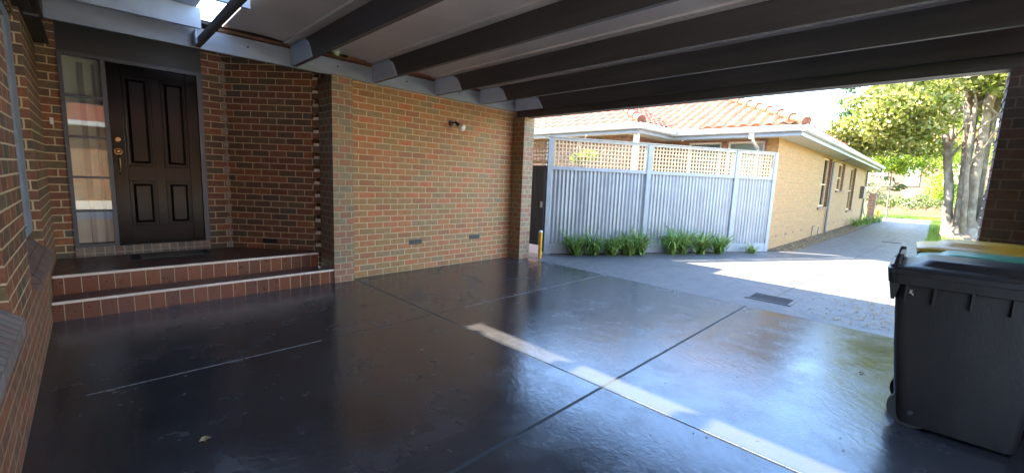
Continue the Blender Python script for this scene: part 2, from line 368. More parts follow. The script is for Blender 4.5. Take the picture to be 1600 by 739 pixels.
while z < 2.85:
    w = .018 if i % 2 else .036
    o_ = Vector((P0.x, P0.y))
    prism(b, [(DX+.002, P0.y-(.0 if i % 2 else .03)), (DX+.014, P0.y-(.0 if i % 2 else .03)), tuple(o_+dv*w-nv*.003), tuple(o_+dv*w+nv*.01)], z, z+.078 if i % 2 else z+.09)
    z += .086; i += 1
mk('corner_mortar', b, 'mortar_dull', H)
b = B(); box(b, DX-.25, DX, 1.125, 1.36, .30, 3.0); mk('brick_wall', b, 'brick', H)
b = B(); box(b, DX-.25, DX, -.33, -.165, .30, 3.0); mk('brick_wall', b, 'brick', H)
b = B(); box(b, DX-.2, DX+.012, -.165, 1.125, .30, .475); mk('door_sill', b, 'brick_soldier', H)
# dark lintel, porch ceiling
b = B(); box(b, DX-.2, DX-.02, -.165, 1.125, 2.665, 3.0); mk('lintel', b, 'lintel', H)
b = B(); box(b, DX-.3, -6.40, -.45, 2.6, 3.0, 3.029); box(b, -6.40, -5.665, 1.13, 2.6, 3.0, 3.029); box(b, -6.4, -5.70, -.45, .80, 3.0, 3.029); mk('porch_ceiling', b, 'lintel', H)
# south wall with window recesses
SY = -.32
b = B()
box(b, DX, 1.25, SY-.28, SY, -.05, .602)
mk('plinth_wall', b, 'brick_plinth', H)
b = B()
box(b, DX, -5.5, SY-.28, SY, .602, 3.0); box(b, -4.2, -3.15, SY-.28, SY, .602, 3.0); box(b, -1.6, 1.25, SY-.28, SY, .602, 3.0)
box(b, -5.5, -4.2, SY-.28, SY-.03, 2.62, 3.0); box(b, -3.15, -1.6, SY-.28, SY-.03, 2.62, 3.0)
mk('brick_wall', b, 'brick', H)['label'] = 'near brick wall at the left edge with window recesses'
for k, (x0, x1) in enumerate(((-5.5, -4.2), (-3.15, -1.6))):
    b = B(); extr(b, [(SY-.25, .60), (SY+.045, .60), (SY+.045, .68-.03*(1-k)), (SY-.12, .86-.04*k), (SY-.25, .88-.04*k)], 'x', x0-.12*(1-k), x1+.0)
    s = mk('window_sill', b, 'brick_sill' if k == 0 else 'brick_sill_grey', H)
    s['label'] = 'sloping sill of purple brown bricks' if k == 0 else 'sloping sill of weathered grey bricks'
    b = B(); y0, y1 = SY-.165, SY-.085
    y1 += .03
    for q in ((x0, x0+.34), (x1-.075, x1)): box(b, q[0], q[1], y0, y1, .86, 2.62)
    box(b, x0+.34, x1-.075, y0, y1, .86, .93); box(b, x0+.34, x1-.075, y0, y1, 2.54, 2.62)
    f = mk('window', b, 'blue_paint', H); f['label'] = 'grey blue timber window frame in the left brick wall'
    bx('pane', 'glass', f, x0+.34, x1-.075, SY-.13, SY-.125, .93, 2.54)
    bx('curtain', 'curtain', f, x0, x1, SY-.27, SY-.26, .86, 2.62)
# soffit boards above that wall
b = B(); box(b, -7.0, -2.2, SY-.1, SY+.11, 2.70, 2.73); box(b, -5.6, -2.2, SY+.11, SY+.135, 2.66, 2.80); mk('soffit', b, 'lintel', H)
# door
door = None
b = B(); fr = [(-.165, -.13), (.175, .215), (1.07, 1.125)]
for q in fr: box(b, DX-.12, DX+.012, q[0], q[1], .475, 2.665)
box(b, DX-.12, DX+.010, -.13, .175, .475, .512); box(b, DX-.12, DX+.010, -.13, .175, 2.63, 2.665); box(b, DX-.12, DX+.010, .215, 1.07, 2.62, 2.665)
mk('door_frame', b, 'frame', H)
sl_z = [.90, 1.29, 1.745, 2.195]
b = B(); box(b, DX-.065, DX-.004, .1752, .1765, .512, 2.63); sl = mk('sidelight', b, 'frame', H)
for zz in sl_z: bx('glazing_bar', 'frame', sl, DX-.06, DX-.005, -.13, .175, zz-.013, zz+.013)
sl; sl['label'] = 'narrow five pane window left of the front door'
zz = [.512]+sl_z+[2.63]
for a_, c_ in zip(zz, zz[1:]): bx('pane', 'glass', sl, DX-.036, DX-.031, -.129, .174, a_+.013, c_-.013)
# hall behind the sidelight
bx('hall_wall', 'curtain', sl, DX-.30, DX-.28, -.16, .20, .40, 2.70)
for yy, wd, dp in ((-.02, .05, .035), (.10, .03, .03)): bx('hall_trim', 'interior', sl, DX-.279, DX-.279+dp, yy, yy+wd, .45, 2.6)
bx('hall_rack', 'frame', sl, DX-.20, DX-.19, -.02, -.012, .5, .80)
door = None
b = B(); box(b, DX-.75, DX-.70, -.5, 1.6, .2, 3.0); box(b, DX-.70, DX-.251, -.5, -.45, .2, 3.0); box(b, DX-.70, DX-.251, 1.5, 1.55, .2, 3.0); box(b, DX-.70, DX-.201, -.45, 1.5, .2, .3); box(b, DX-.70, DX-.201, -.45, 1.5, 2.9, 2.99)
mk('hall', b, 'interior', H)
b = B(); box(b, DX-.075, DX-.035, .217, 1.068, .477, 2.618)
def ring(bm, y0, y1, z0, z1, x, d, w):
    """raised and fielded panel: moulding frame plus a bevelled field"""
    box(bm, x, x+d, y0, y0+w, z0, z1, bev=.004); box(bm, x, x+d, y1-w, y1, z0, z1, bev=.004)
    box(bm, x, x+d, y0+w, y1-w, z0, z0+w, bev=.004); box(bm, x, x+d, y0+w, y1-w, z1-w, z1, bev=.004)
door = mk('front_door', b, 'door', H); door['label'] = 'glossy black four panel front door'
for y0, y1, z0, z1 in ((.345, .60, 1.44, 2.50), (.70, .95, 1.44, 2.50), (.345, .60, .71, 1.26), (.70, .95, .71, 1.26)):
    b = B(); ring(b, y0, y1, z0, z1, DX-.037, .014, .022)
    vs = box(b, DX-.036, DX-.018, y0+.034, y1-.034, z0+.034, z1-.034)
    for v in vs:
        if v.co.x > DX-.02: v.co.y += .028 if v.co.y < (y0+y1)/2 else -.028; v.co.z += .028 if v.co.z < (z0+z1)/2 else -.028
    mk('door_panel', b, 'door', door)
# rails and stiles standing a little proud
b = B(); xx = DX-.0365
for q in ((.218, .34, .502, 2.615), (.955, 1.067, .502, 2.615)): box(b, xx, xx+.011, q[0], q[1], q[2], q[3], bev=.003)
box(b, xx, xx+.011, .605, .695, .705, 2.505, bev=.003)
for q in ((.502, .70), (1.265, 1.435), (2.51, 2.615)): box(b, xx, xx+.010, .341, .954, q[0], q[1], bev=.003)
mk('rails', b, 'door', door)
b = B(); tube(b, [(DX-.03, .275, 1.745), (DX-.005, .275, 1.745)], [.028, .024], 16); tube(b, [(DX-.005, .275, 1.745), (DX+.01, .275, 1.745)], .012, 12); mk('lock', b, 'brass', door, True)
b = B(); tube(b, [(DX-.028, .27, 1.605), (DX-.012, .27, 1.605)], [.042, .036], 20); tube(b, [(DX-.012, .27, 1.605), (DX+.02, .27, 1.605), (DX+.035, .27, 1.605), (DX+.05, .27, 1.605)], [.014, .02, .028, .012], 14); mk('knob', b, 'brass', door, True)
b = B(); tube(b, [(DX-.02, .275, 1.55), (DX+.02, .275, 1.53), (DX+.022, .275, 1.42), (DX+.018, .272, 1.36), (DX-.022, .272, 1.335)], [.008, .008, .009, .008, .007], 10); mk('pull_handle', b, 'brass', door, True)
# vents in the wall
for x, y, z, n in ((-5.66, 3.55, .44, 0), (-5.66, 4.74, .44, 0)):
    b = B(); box(b, x-.01, x+.004, y-.115, y+.115, z-.038, z+.038)
    for k in range(9): box(b, x+.004, x+.008, y-.105+k*.024, y-.095+k*.024, z-.03, z+.03)
    mk('air_vent', b, 'black', H)
c0 = P0+dv*.47
b = B(); prism(b, [tuple(c0-nv*.004), tuple(c0+dv*.21-nv*.004), tuple(c0+dv*.21+nv*.02), tuple(c0+nv*.02)], .44, .505); mk('air_vent', b, 'black', H)
# doorbell
bx('doorbell', 'white', H, DX, DX+.02, -.262, -.235, 1.86, 1.93)
# roof of our house
b = B()
ez = 3.08; p = .4
def quadp(bm, *ps): bm.faces.new([bm.verts.new(q) for q in ps])
quadp(b, (-5.16, 1.12, ez), (-5.16, 6.4, ez), (-9.0, 3.2, ez+p*3.84), (-9.0, 1.12, ez+p*3.84))
quadp(b, (-5.9, .82, ez), (-5.9, 1.12, ez), (-9.0, 1.12, ez+.9), (-9.0, .82, ez+.9))
quadp(b, (-5.62, -.3, ez+.02), (-5.62, .82, ez+.02), (-9.0, .82, ez+p*3.84), (-9.0, -4.1, ez+p*3.84))
quadp(b, (-5.16, 6.4, ez), (-14, 6.4, ez), (-9.0, 3.2, ez+p*3.84))
quadp(b, (-5.62, -.3, ez+.02), (1.6, -.3, ez), (1.6, -4.1, ez+p*3.8), (-9.0, -4.1, ez+p*3.84))
quadp(b, (1.6, -.3, ez), (1.6, -8, ez), (1.6, -4.1, ez+p*3.8))
quadp(b, (-9.0, -4.1, ez+p*3.84), (1.6, -4.1, ez+p*3.8), (1.6, -8, ez), (-12, -8, ez))
mk('roof', b, 'rooftile', H, fix=False)
b = B(); box(b, -5.95, -5.16, 1.12, 6.4, 3.03, 3.06); box(b, -14, -5.96, 1.12, 6.0, 3.03, 3.07); box(b, -14, -5.96, -8, 1.12, 3.03, 3.07); box(b, -5.96, 1.5, -8, -.62, 3.03, 3.07); mk('eave', b, 'joist_paint', H)
b = B(); box(b, -12, -5.96, 5.75, 5.9, -.05, 3.0); mk('brick_wall', b, 'brick', H)

# ------------------------------------------------------------------ entry steps
ST = thing('entry_steps', 'two red brown glazed tile steps with cream nosings below the black door', 'steps', (-5.8, 1.0, 0))
bx('riser', 'tile', ST, -5.86, -5.56, -.317, 2.238, 0.0, .168)
bx('riser', 'tile', ST, -6.2, -5.885, -.317, 2.16, .176, .352)
b = B(); box(b, -5.884, -5.574, -.317, 2.238, .169, .178); mk('tread', b, 'tile_tread', ST)
b = B(); prism(b, [(DX+.013, -.317), (-5.903, -.317), (-5.903, 2.16), (-6.02, 2.205), (DX+.013, 1.37)], .353, .362); mk('tread', b, 'tile_tread', ST)
b = B(); box(b, -5.573, -5.548, -.317, 2.238, .160, .186, bev=.005); mk('nosing', b, 'nosing', ST)
b = B(); box(b, -5.902, -5.873, -.317, 2.16, .344, .370, bev=.005); mk('nosing', b, 'nosing', ST)

MT = thing('door_mat', 'dark bristly door mat lying on the tiled landing before the door', 'mat', (-6.6, .68, .363))
bx('border', 'matedge', MT, -6.80, -6.40, .29, 1.05, .363, .375, bev=.003)
bx('pile', 'mat', MT, -6.76, -6.44, .37, .97, .3755, .387, bev=.004)

# ------------------------------------------------------------------ carport
CP = thing('carport', 'flat roofed carport with dark joists, grey decking and a blue grey ledger', 'carport', (-2.2, 3.3, 0))
b = B(); box(b, -5.655, -5.615, -.30, 5.63, 2.682, 2.885); mk('ledger', b, 'blue_paint', CP)
bx('batten', 'rust', CP, -5.66, -5.60, 1.0, 5.6, 2.90, 2.93)
JY = [.87, 1.81, 2.83, 3.85, 4.75, 5.60]
for i, y in enumerate(JY):
    b = B(); box(b, -5.613, 1.25, y, y+.045, 2.69, 2.925 if i else 2.755); mk('joist', b, 'joist_paint', CP)
    # added pale blue piece, shaped as the patch of light on the joist face
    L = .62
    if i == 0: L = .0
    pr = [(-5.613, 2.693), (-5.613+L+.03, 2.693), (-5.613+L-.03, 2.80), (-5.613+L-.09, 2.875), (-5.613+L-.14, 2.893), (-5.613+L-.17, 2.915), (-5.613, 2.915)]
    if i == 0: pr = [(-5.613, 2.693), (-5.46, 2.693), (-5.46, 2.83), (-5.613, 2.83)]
    b = B(); extr(b, pr, 'y', y-.018, y-.001); mk('lit_patch', b, 'lit_paint', CP)
ys = JY+[6.0]
b = B()
prof = []
for a_, c_ in zip([1.07]+JY[1:], JY[1:]+[5.86]):
    y0 = a_+.045; n = 10
    for k in range(n+1):
        t_ = k/n; prof.append((y0+(c_-.10-y0)*t_, 2.948+.014*math.sin(math.pi*t_)))
    prof += [(c_-.095, 2.928), (c_, 2.926)]
prof += [(5.86, 3.01), (1.115, 3.01)]
xs = [-5.60, 1.30]
A = [b.verts.new((xs[0], y, z)) for y, z in prof]; Bv = [b.verts.new((xs[1], y, z)) for y, z in prof]
for i in range(len(prof)): j = (i+1) % len(prof); b.faces.new((A[i], Bv[i], Bv[j], A[j]))
mk('decking', b, 'deck_paint', CP, True)
b = B(); box(b, -5.655, 1.3, 5.68, 5.80, 2.577, 2.924); mk('header_beam', b, 'joist_paint', CP)
b = B(); box(b, -5.37, 1.3, 5.80, 5.815, 2.572, 2.64); mk('edge_trim', b, 'white', CP)
b = B(); box(b, -5.4, 1.3, 5.862, 5.877, 2.86, 3.02); mk('fascia', b, 'fascia', CP)
# tall purlins on edge over the entry, roofing sheet above them
for x in (-5.42, -4.40, -3.38, -2.36, -1.34, -.32, .70):
    b = B(); box(b, x-.045, x, -.243, .90 if x < -5 else 1.09, 2.835, 3.03); mk('purlin', b, 'louvre', CP)
bx('purlin', 'louvre', CP, -5.60, -5.555, -.243, .88, 3.0, 3.13)
bx('roof_sheet', 'louvre', CP, -5.62, 1.25, -.30, .87, 3.035, 3.06)
b = B(); box(b, -5.6, 1.25, -.29, -.245, 2.69, 2.92); mk('joist', b, 'joist_paint', CP)

RP = thing('brick_pier', 'dark brick pier holding up the carport roof behind the bins', 'pier', (.7, 5.7, 0))
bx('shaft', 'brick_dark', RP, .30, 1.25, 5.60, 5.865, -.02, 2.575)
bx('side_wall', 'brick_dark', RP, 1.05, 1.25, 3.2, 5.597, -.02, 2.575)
b = B()
for k in range(29): box(b, .290, .302, 5.62, 5.84, k*.086+.08, k*.086+.092)
mk('mortar_beads', b, 'mortar', RP)

for y in (1.35, 2.35, 3.35, 4.3, 5.2):
    b = B(); tube(b, [(-5.616, y, 2.80), (-5.606, y, 2.80)], .011, 8); mk('bolt', b, 'grate', CP)

# wall light
WL = thing('wall_light', 'small black swivel spotlight with a white bulb on the brick wall', 'wall light', (-5.655, 4.2, 2.31))
b = B(); tube(b, [(-5.66, 4.18, 2.32), (-5.635, 4.18, 2.32)], [.045, .04], 18); mk('base', b, 'black', WL, True)
b = B(); tube(b, [(-5.635, 4.18, 2.32), (-5.59, 4.195, 2.325), (-5.57, 4.21, 2.32)], .012, 10); tube(b, [(-5.575, 4.205, 2.335), (-5.55, 4.235, 2.30), (-5.53, 4.255, 2.275)], [.022, .028, .036], 16); mk('arm', b, 'black', WL, True)
b = B(); tube(b, [(-5.532, 4.253, 2.277), (-5.515, 4.270, 2.262), (-5.49, 4.290, 2.245), (-5.47, 4.305, 2.232), (-5.462, 4.311, 2.227)], [.034, .052, .060, .046, .014], 20); mk('bulb', b, 'bulb', WL, True)

# yellow bollard by the gate
BO = thing('bollard', 'yellow steel bollard standing beside the far brick pier and gate', 'bollard', (-5.2, 5.98, 0))
b = B(); tube(b, [(-5.2, 5.98, 0), (-5.2, 5.98, .50)], .035, 20); mk('post', b, 'bollard', BO, True)
b = B(); tube(b, [(-5.2, 5.98, .50), (-5.2, 5.98, .515), (-5.2, 5.98, .53), (-5.2, 5.98, .535)], [.036, .036, .026, .006], 20); mk('cap', b, 'white', BO, True)

# ------------------------------------------------------------------ gate
FA, FB = Vector((-5.48, 6.50)), Vector((-2.78, 11.41)); fd = (FB-FA).normalized(); fn = Vector((fd.y, -fd.x)); FL = (FB-FA).length
GT = thing('side_gate', 'charcoal corrugated gate with white lattice above between pier and fence', 'gate', (-5.8, 6.42, 0))
b = B(); n = 60
for i in range(n):
    x0 = -6.25+(.74)*i/n; x1 = -6.25+.74*(i+1)/n
    q = [(x, 6.42+.008*math.sin(x*2*math.pi/.076), z) for x, z in ((x0, .22), (x1, .22), (x1, 1.70), (x0, 1.70))]
    b.faces.new([b.verts.new(v) for v in q])
bmesh.ops.remove_doubles(b, verts=b.verts, dist=.0005)
mk('corrugated_panel', b, 'gate', GT, True)
b = B(); box(b, -6.27, -5.51, 6.40, 6.445, 1.70, 1.76); box(b, -6.27, -5.51, 6.40, 6.445, .16, .22); box(b, -5.60, -5.51, 6.39, 6.44, .03, 1.70); mk('gate_frame', b, 'gate', GT)
b = B()
for k in range(11): box(b, -6.25+k*.075, -6.232+k*.075, 6.415, 6.423, 1.84, 2.24)
for k in range(6): box(b, -6.27, -5.51, 6.424, 6.432, 1.85+k*.075, 1.868+k*.075)
box(b, -6.27, -5.51, 6.40, 6.44, 2.24, 2.28); box(b, -6.27, -5.51, 6.40, 6.44, 1.80, 1.84)
mk('lattice_panel', b, 'lattice', GT)
bx('latch_plate', 'white', GT, -5.60, -5.55, 6.376, 6.388, .93, 1.05)

# ------------------------------------------------------------------ fence
FN = thing('corrugated_fence', 'pale grey corrugated steel fence with timber lattice on top', 'fence', (-4.1, 9.0, 0))
def fpt(s, off): q = FA+fd*s+fn*off; return (q.x, q.y)
def fbox(bm, s0, s1, o0, o1, z0, z1):
    prism(bm, [fpt(s0, o1), fpt(s1, o1), fpt(s1, o0), fpt(s0, o0)], z0, z1)
posts = [-.03, 2.21, 4.49, 5.58]
for s in posts:
    b = B(); fbox(b, s-.045, s+.045, -.045, .045, 0.0, 2.30 if s else 2.3); mk('post', b, 'fencepost', FN)
for i, (s0, s1) in enumerate(zip(posts, posts[1:])):
    s0 += .046; s1 -= .046
    b = B(); n = int((s1-s0)/.0125); pv = None
    amp, pit = (.011, .086)
    for k in range(n+1):
        s = s0+(s1-s0)*k/n; o = amp*max(-1, min(1, 1.35*math.sin(2*math.pi*s/pit)))
        x, y = fpt(s, o); c = (b.verts.new((x, y, .17)), b.verts.new((x, y, 1.70)))
        if pv: b.faces.new((pv[0], c[0], c[1], pv[1]))
        pv = c
    mk('corrugated_panel', b, 'fence', FN, True)
    b = B(); fbox(b, s0, s1, -.03, .034, 1.69, 1.76); mk('rail', b, 'fencepost', FN)
    b = B(); fbox(b, s0, s1, .013, .038, -.01, .20); mk('bottom_board', b, 'fencepost', FN)
    lf = B(); fbox(lf, s0, s1, -.02, .03, 2.262, 2.31); fbox(lf, s0, s0+.035, -.02, .028, 1.762, 2.26); fbox(lf, s1-.035, s1, -.02, .028, 1.762, 2.26)
    f = mk('lattice_frame', lf, 'latframe', FN)
    b = B(); s = s0+.05
    while s < s1-.04: fbox(b, s, s+.024, .001, .008, 1.762, 2.26); s += .078
    z = 1.80
    while z < 2.25: fbox(b, s0+.036, s1-.036, -.008, -.001, z, z+.024); z += .078
    mk('lattice_panel', b, 'lattice', FN)
b = B(); fbox(b, -.10, FL, -.05, .05, 2.312, 2.33); mk('capping', b, 'latframe', FN)

# ------------------------------------------------------------------ neighbour's house
NH = thing('neighbour_house', 'tan brick neighbour house with an orange terracotta tile roof behind the fence', 'house', (-6, 18, 0))
b = B()
wins = [(17.15, 18.75, .95, 2.62), (20.2, 21.75, 1.54, 2.6), (23.5, 25.05, .70, 2.58)]
X0 = -2.80
def wall_with_holes(bm, x0, x1, ya, yb, z0, z1, holes):
    y = ya
    for h0, h1, hz0, hz1 in holes:
        box(bm, x0, x1, y, h0, z0, z1); box(bm, x0, x1, h0, h1, z0, hz0); box(bm, x0, x1, h0, h1, hz1, z1); y = h1
    box(bm, x0, x1, y, yb, z0, z1)
wall_with_holes(b, X0-.24, X0, 11.58, 28.95, -.05, 2.69, wins)
mk('brick_wall', b, 'brick_tan', NH)['label'] = 'long tan brick side wall along the driveway'
for y0, y1, z0, z1 in wins:
    b = B(); box(b, X0-.05, X0+.05, y0-.06, y1+.12, z0-.075, z0-.002); mk('window_sill', b, 'brick_front', NH)
    b = B()
    box(b, X0-.16, X0-.09, y0, y0+.06, z0, z1); box(b, X0-.16, X0-.09, y1-.06, y1, z0, z1); box(b, X0-.16, X0-.09, y0, y1, z0, z0+.06); box(b, X0-.16, X0-.09, y0, y1, z1-.06, z1)
    box(b, X0-.158, X0-.1, (y0+y1)/2-.03, (y0+y1)/2+.03, z0+.06, z1-.06); box(b, X0-.157, X0-.102, y0+.06, y1-.06, z0+(z1-z0)*.45, z0+(z1-z0)*.45+.04)
    f = mk('window', b, 'lattice', NH); bx('reveal', 'brick_front', f, X0-.088, X0-.002, y1-.006, y1+.001, z0+.001, z1-.001); bx('pane', 'glass', f, X0-.135, X0-.13, y0+.06, y1-.06, z0+.06, z1-.06); bx('blind', 'blind', f, X0-.235, X0-.22, y0, y1, z0, z1)
b = B()
fw = [(-3.95, -3.10, .9, 2.63), (-4.95, -4.1, .9, 2.63)]
box(b, -3.10, -2.805, 11.60, 11.84, -.05, 2.69); box(b, -5.9, -4.97, 11.60, 11.84, -.05, 2.69); box(b, -4.97, -3.10, 11.60, 11.84, -.05, .9); box(b, -4.97, -3.10, 11.60, 11.84, 2.63, 2.69); box(b, -4.10, -3.95, 11.60, 11.84, .9, 2.63)
box(b, -13, -5.66, 9.62, 9.86, -.05, 2.69); box(b, -5.9, -5.66, 9.86, 11.6, -.05, 2.69)
mk('brick_wall', b, 'brick_front', NH)['label'] = 'red brick front walls behind the lattice'
for x0, x1, z0, z1 in fw:
    b = B(); box(b, x0, x0+.05, 11.66, 11.72, z0, z1); box(b, x1-.05, x1, 11.66, 11.72, z0, z1); box(b, x0+.05, x1-.05, 11.66, 11.72, z0, z0+.05); box(b, x0+.05, x1-.05, 11.66, 11.72, z1-.05, z1)
    f = mk('window', b, 'white', NH); bx('pane', 'glass', f, x0+.05, x1-.05, 11.69, 11.695, z0+.05, z1-.05); bx('blind', 'blind' if x0 > -4 else 'fascia', f, x0, x1, 11.76, 11.78, z0, z1)
# eaves: soffit, fascia, gutter
b = B(); box(b, -2.80, -2.28, 11.02, 29.5, 2.69, 2.71); box(b, -5.1, -2.80, 11.02, 11.6, 2.69, 2.71); box(b, -14, -5.13, 9.17, 9.62, 2.69, 2.71); box(b, -5.66, -5.13, 9.62, 11.6, 2.69, 2.71); mk('soffit', b, 'soffit', NH)
b = B(); box(b, -2.28, -2.25, 10.99, 29.5, 2.66, 2.80); box(b, -5.10, -2.28, 10.99, 11.02, 2.66, 2.80); box(b, -14, -5.10, 9.14, 9.17, 2.66, 2.80); box(b, -5.13, -5.10, 9.17, 10.99, 2.66, 2.80); mk('fascia', b, 'fascia', NH)
b = B()
gp = [(0, 2.76), (.02, 2.745), (.09, 2.745), (.12, 2.77), (.125, 2.865), (.115, 2.875), (0, 2.85)]
extr(b, [(-2.249+p, q) for p, q in gp], 'y', 10.87, 29.6)
extr(b, [(10.989-p, q) for p, q in gp], 'x', -4.97, -2.249)
extr(b, [(9.139-p, q) for p, q in gp], 'x', -14, -4.98)
extr(b, [(-5.099+p, q) for p, q in gp], 'y', 9.02, 10.99)
mk('gutter', b, 'gutter', NH)
# tiled roof as one relief surface
def roof_h(x, y):
    pt = .46; e = 2.87
    mf, mr = y-10.9, -2.17-x; wf, wr = y-9.05, -5.0-x
    m = min(mf, mr); w = min(wf, wr)
    if m >= w: d, al = m, (x if mf <= mr else y)
    else: d, al = w, (x if wf <= wr else y)
    if d < -.02: return None
    dd = min(d, 6.2); course = .32
    step = (dd/course) % 1.0
    return e+pt*dd+.045*(1-step)+.03*math.sin(2*math.pi*al/.27)+.006*math.sin(al*7+d*5)
b = B(); rx = [-15+.045*i for i in range(int(12.9/.045))]; 
ry = []; y = 9.04
while y < 16.5:
    ry += [y, y+.012, y+.11, y+.21]; y += .32
vg = {}
for i, x in enumerate(rx):
    if x < -11 and i % 2: pass
    for j, y in enumerate(ry):
        h = roof_h(x, y)
        if h is not None: vg[i, j] = b.verts.new((x, y, h))
for i in range(len(rx)-1):
    for j in range(len(ry)-1):
        q = [vg.get(k) for k in ((i, j), (i+1, j), (i+1, j+1), (i, j+1))]
        if all(q): b.faces.new(q)
quadp(b, (-2.17, 16.4, 2.87), (-2.17, 29.6, 2.87), (-8.4, 23.4, 2.87+.46*6.2), (-8.4, 16.4, 2.87+.46*6.2))
quadp(b, (-2.17, 29.6, 2.87), (-14.6, 29.6, 2.87), (-8.4, 23.4, 2.87+.46*6.2))
rf = mk('roof', b, 'rooftile', NH, fix=False)
# hip capping
b = B()
for (x0, y0, n) in ((-2.17, 10.9, 14), (-5.0, 9.05, 4)):
    b = B()
    for k in range(n):
        a0 = k*.33; a1 = a0+.37
        tube(b, [(x0-a0, y0+a0, 2.89+.46*a0+.045), (x0-a1, y0+a1, 2.89+.46*a1+.025)], [.105, .085], 10)
    mk('hip_capping', b, 'rooftile', NH, True)
# downpipes
def pipe(pts, m, name='downpipe'):
    b = B(); tube(b, pts, .038, 8); return mk(name, b, m, NH, True)
pipe([(-2.28, 18.7, 2.76), (-2.28, 18.7, 2.62), (-2.74, 18.7, 2.52), (-2.74, 18.7, .06), (-2.66, 18.7, .02)], 'pipe')
pipe([(-2.22, 28.7, 2.76), (-2.22, 28.7, 2.60), (-2.74, 28.7, 2.56), (-2.74, 28.7, .05)], 'pipe')
b = B(); box(b, -3.27, -3.17, 10.92, 11.02, 2.62, 2.78); tube(b, [(-3.22, 10.99, 2.66), (-3.22, 11.08, 2.58), (-3.22, 11.52, 2.44), (-3.22, 11.56, 2.30), (-3.22, 11.56, 0)], .04, 8); mk('downpipe', b, 'gutter', NH)
b = B(); box(b, -5.28, -5.18, 9.25, 9.35, 0, 2.69); mk('verandah_post', b, 'white', NH)
for y in (12.3, 13.2, 14.1, 15.1, 19.6, 20.7, 21.8, 23.0, 24.3): bx('air_vent', 'brick_front', NH, X0, X0+.006, y, y+.2, .27, .335)
b = B(); tube(b, [(-2.72, 16.3, 0), (-2.72, 16.3, .38), (-2.66, 16.3, .40)], .018, 8); mk('garden_tap', b, 'pipe', NH)
b = B(); tube(b, [(-2.72, 17.3, 0), (-2.72, 17.3, .30)], .014, 8); mk('garden_tap', b, 'pipe', NH)
bx('meter_box', 'meter', NH, X0, X0+.16, 27.3, 27.8, 1.22, 1.82)

# yellow post and slim pillar at the corner of that house
GP = thing('marker_post', 'short yellow post in the green plants at the far house corner', 'post', (-2.2, 30.0, 0))
b = B(); tube(b, [(-2.2, 30.0, 0), (-2.2, 30.0, .55)], .09, 12); mk('shaft', b, 'bollard', GP, True)
b = B(); tube(b, [(-2.2, 30.0, .55), (-2.2, 30.0, .60)], [.1, .06], 12); mk('cap', b, 'bollard', GP, True)
BP = thing('gate_pillar', 'narrow brown brick pillar beyond the end of the tan side wall', 'pillar', (-2.55, 30.4, 0))
bx('shaft', 'brick_front', BP, -2.68, -2.38, 30.2, 30.5, -.02, 1.45); bx('cap', 'pipe', BP, -2.71, -2.35, 30.17, 30.53, 1.452, 1.50)

# ------------------------------------------------------------------ drain grates
DG = thing('drain_grate', 'rectangular steel drain grate set in the driveway near the carport edge', 'drain', (-1.42, 6.45, 0))
b = B(); box(b, -1.70, -1.66, 6.25, 6.66, .001, .010); box(b, -1.20, -1.16, 6.25, 6.66, .001, .010); box(b, -1.66, -1.20, 6.25, 6.28, .001, .010); box(b, -1.66, -1.20, 6.63, 6.66, .001, .010); mk('frame', b, 'drive', DG)
bx('pit', 'dark', DG, -1.66, -1.20, 6.28, 6.63, .002, .004)
b = B()
for k in range(20): box(b, -1.655+k*.0232, -1.645+k*.0232, 6.282, 6.628, .005, .009)
for k in range(6): box(b, -1.658, -1.202, 6.30+k*.06, 6.306+k*.06, .0052, .0085)
mk('bars', b, 'grate', DG)
b = B(); box(b, -1.08, -.62, 17.42, 17.62, .002, .008); o = mk('manhole_cover', b, 'grate'); tag(o, 'dark steel pit cover further along the shaded driveway', 'drain cover')

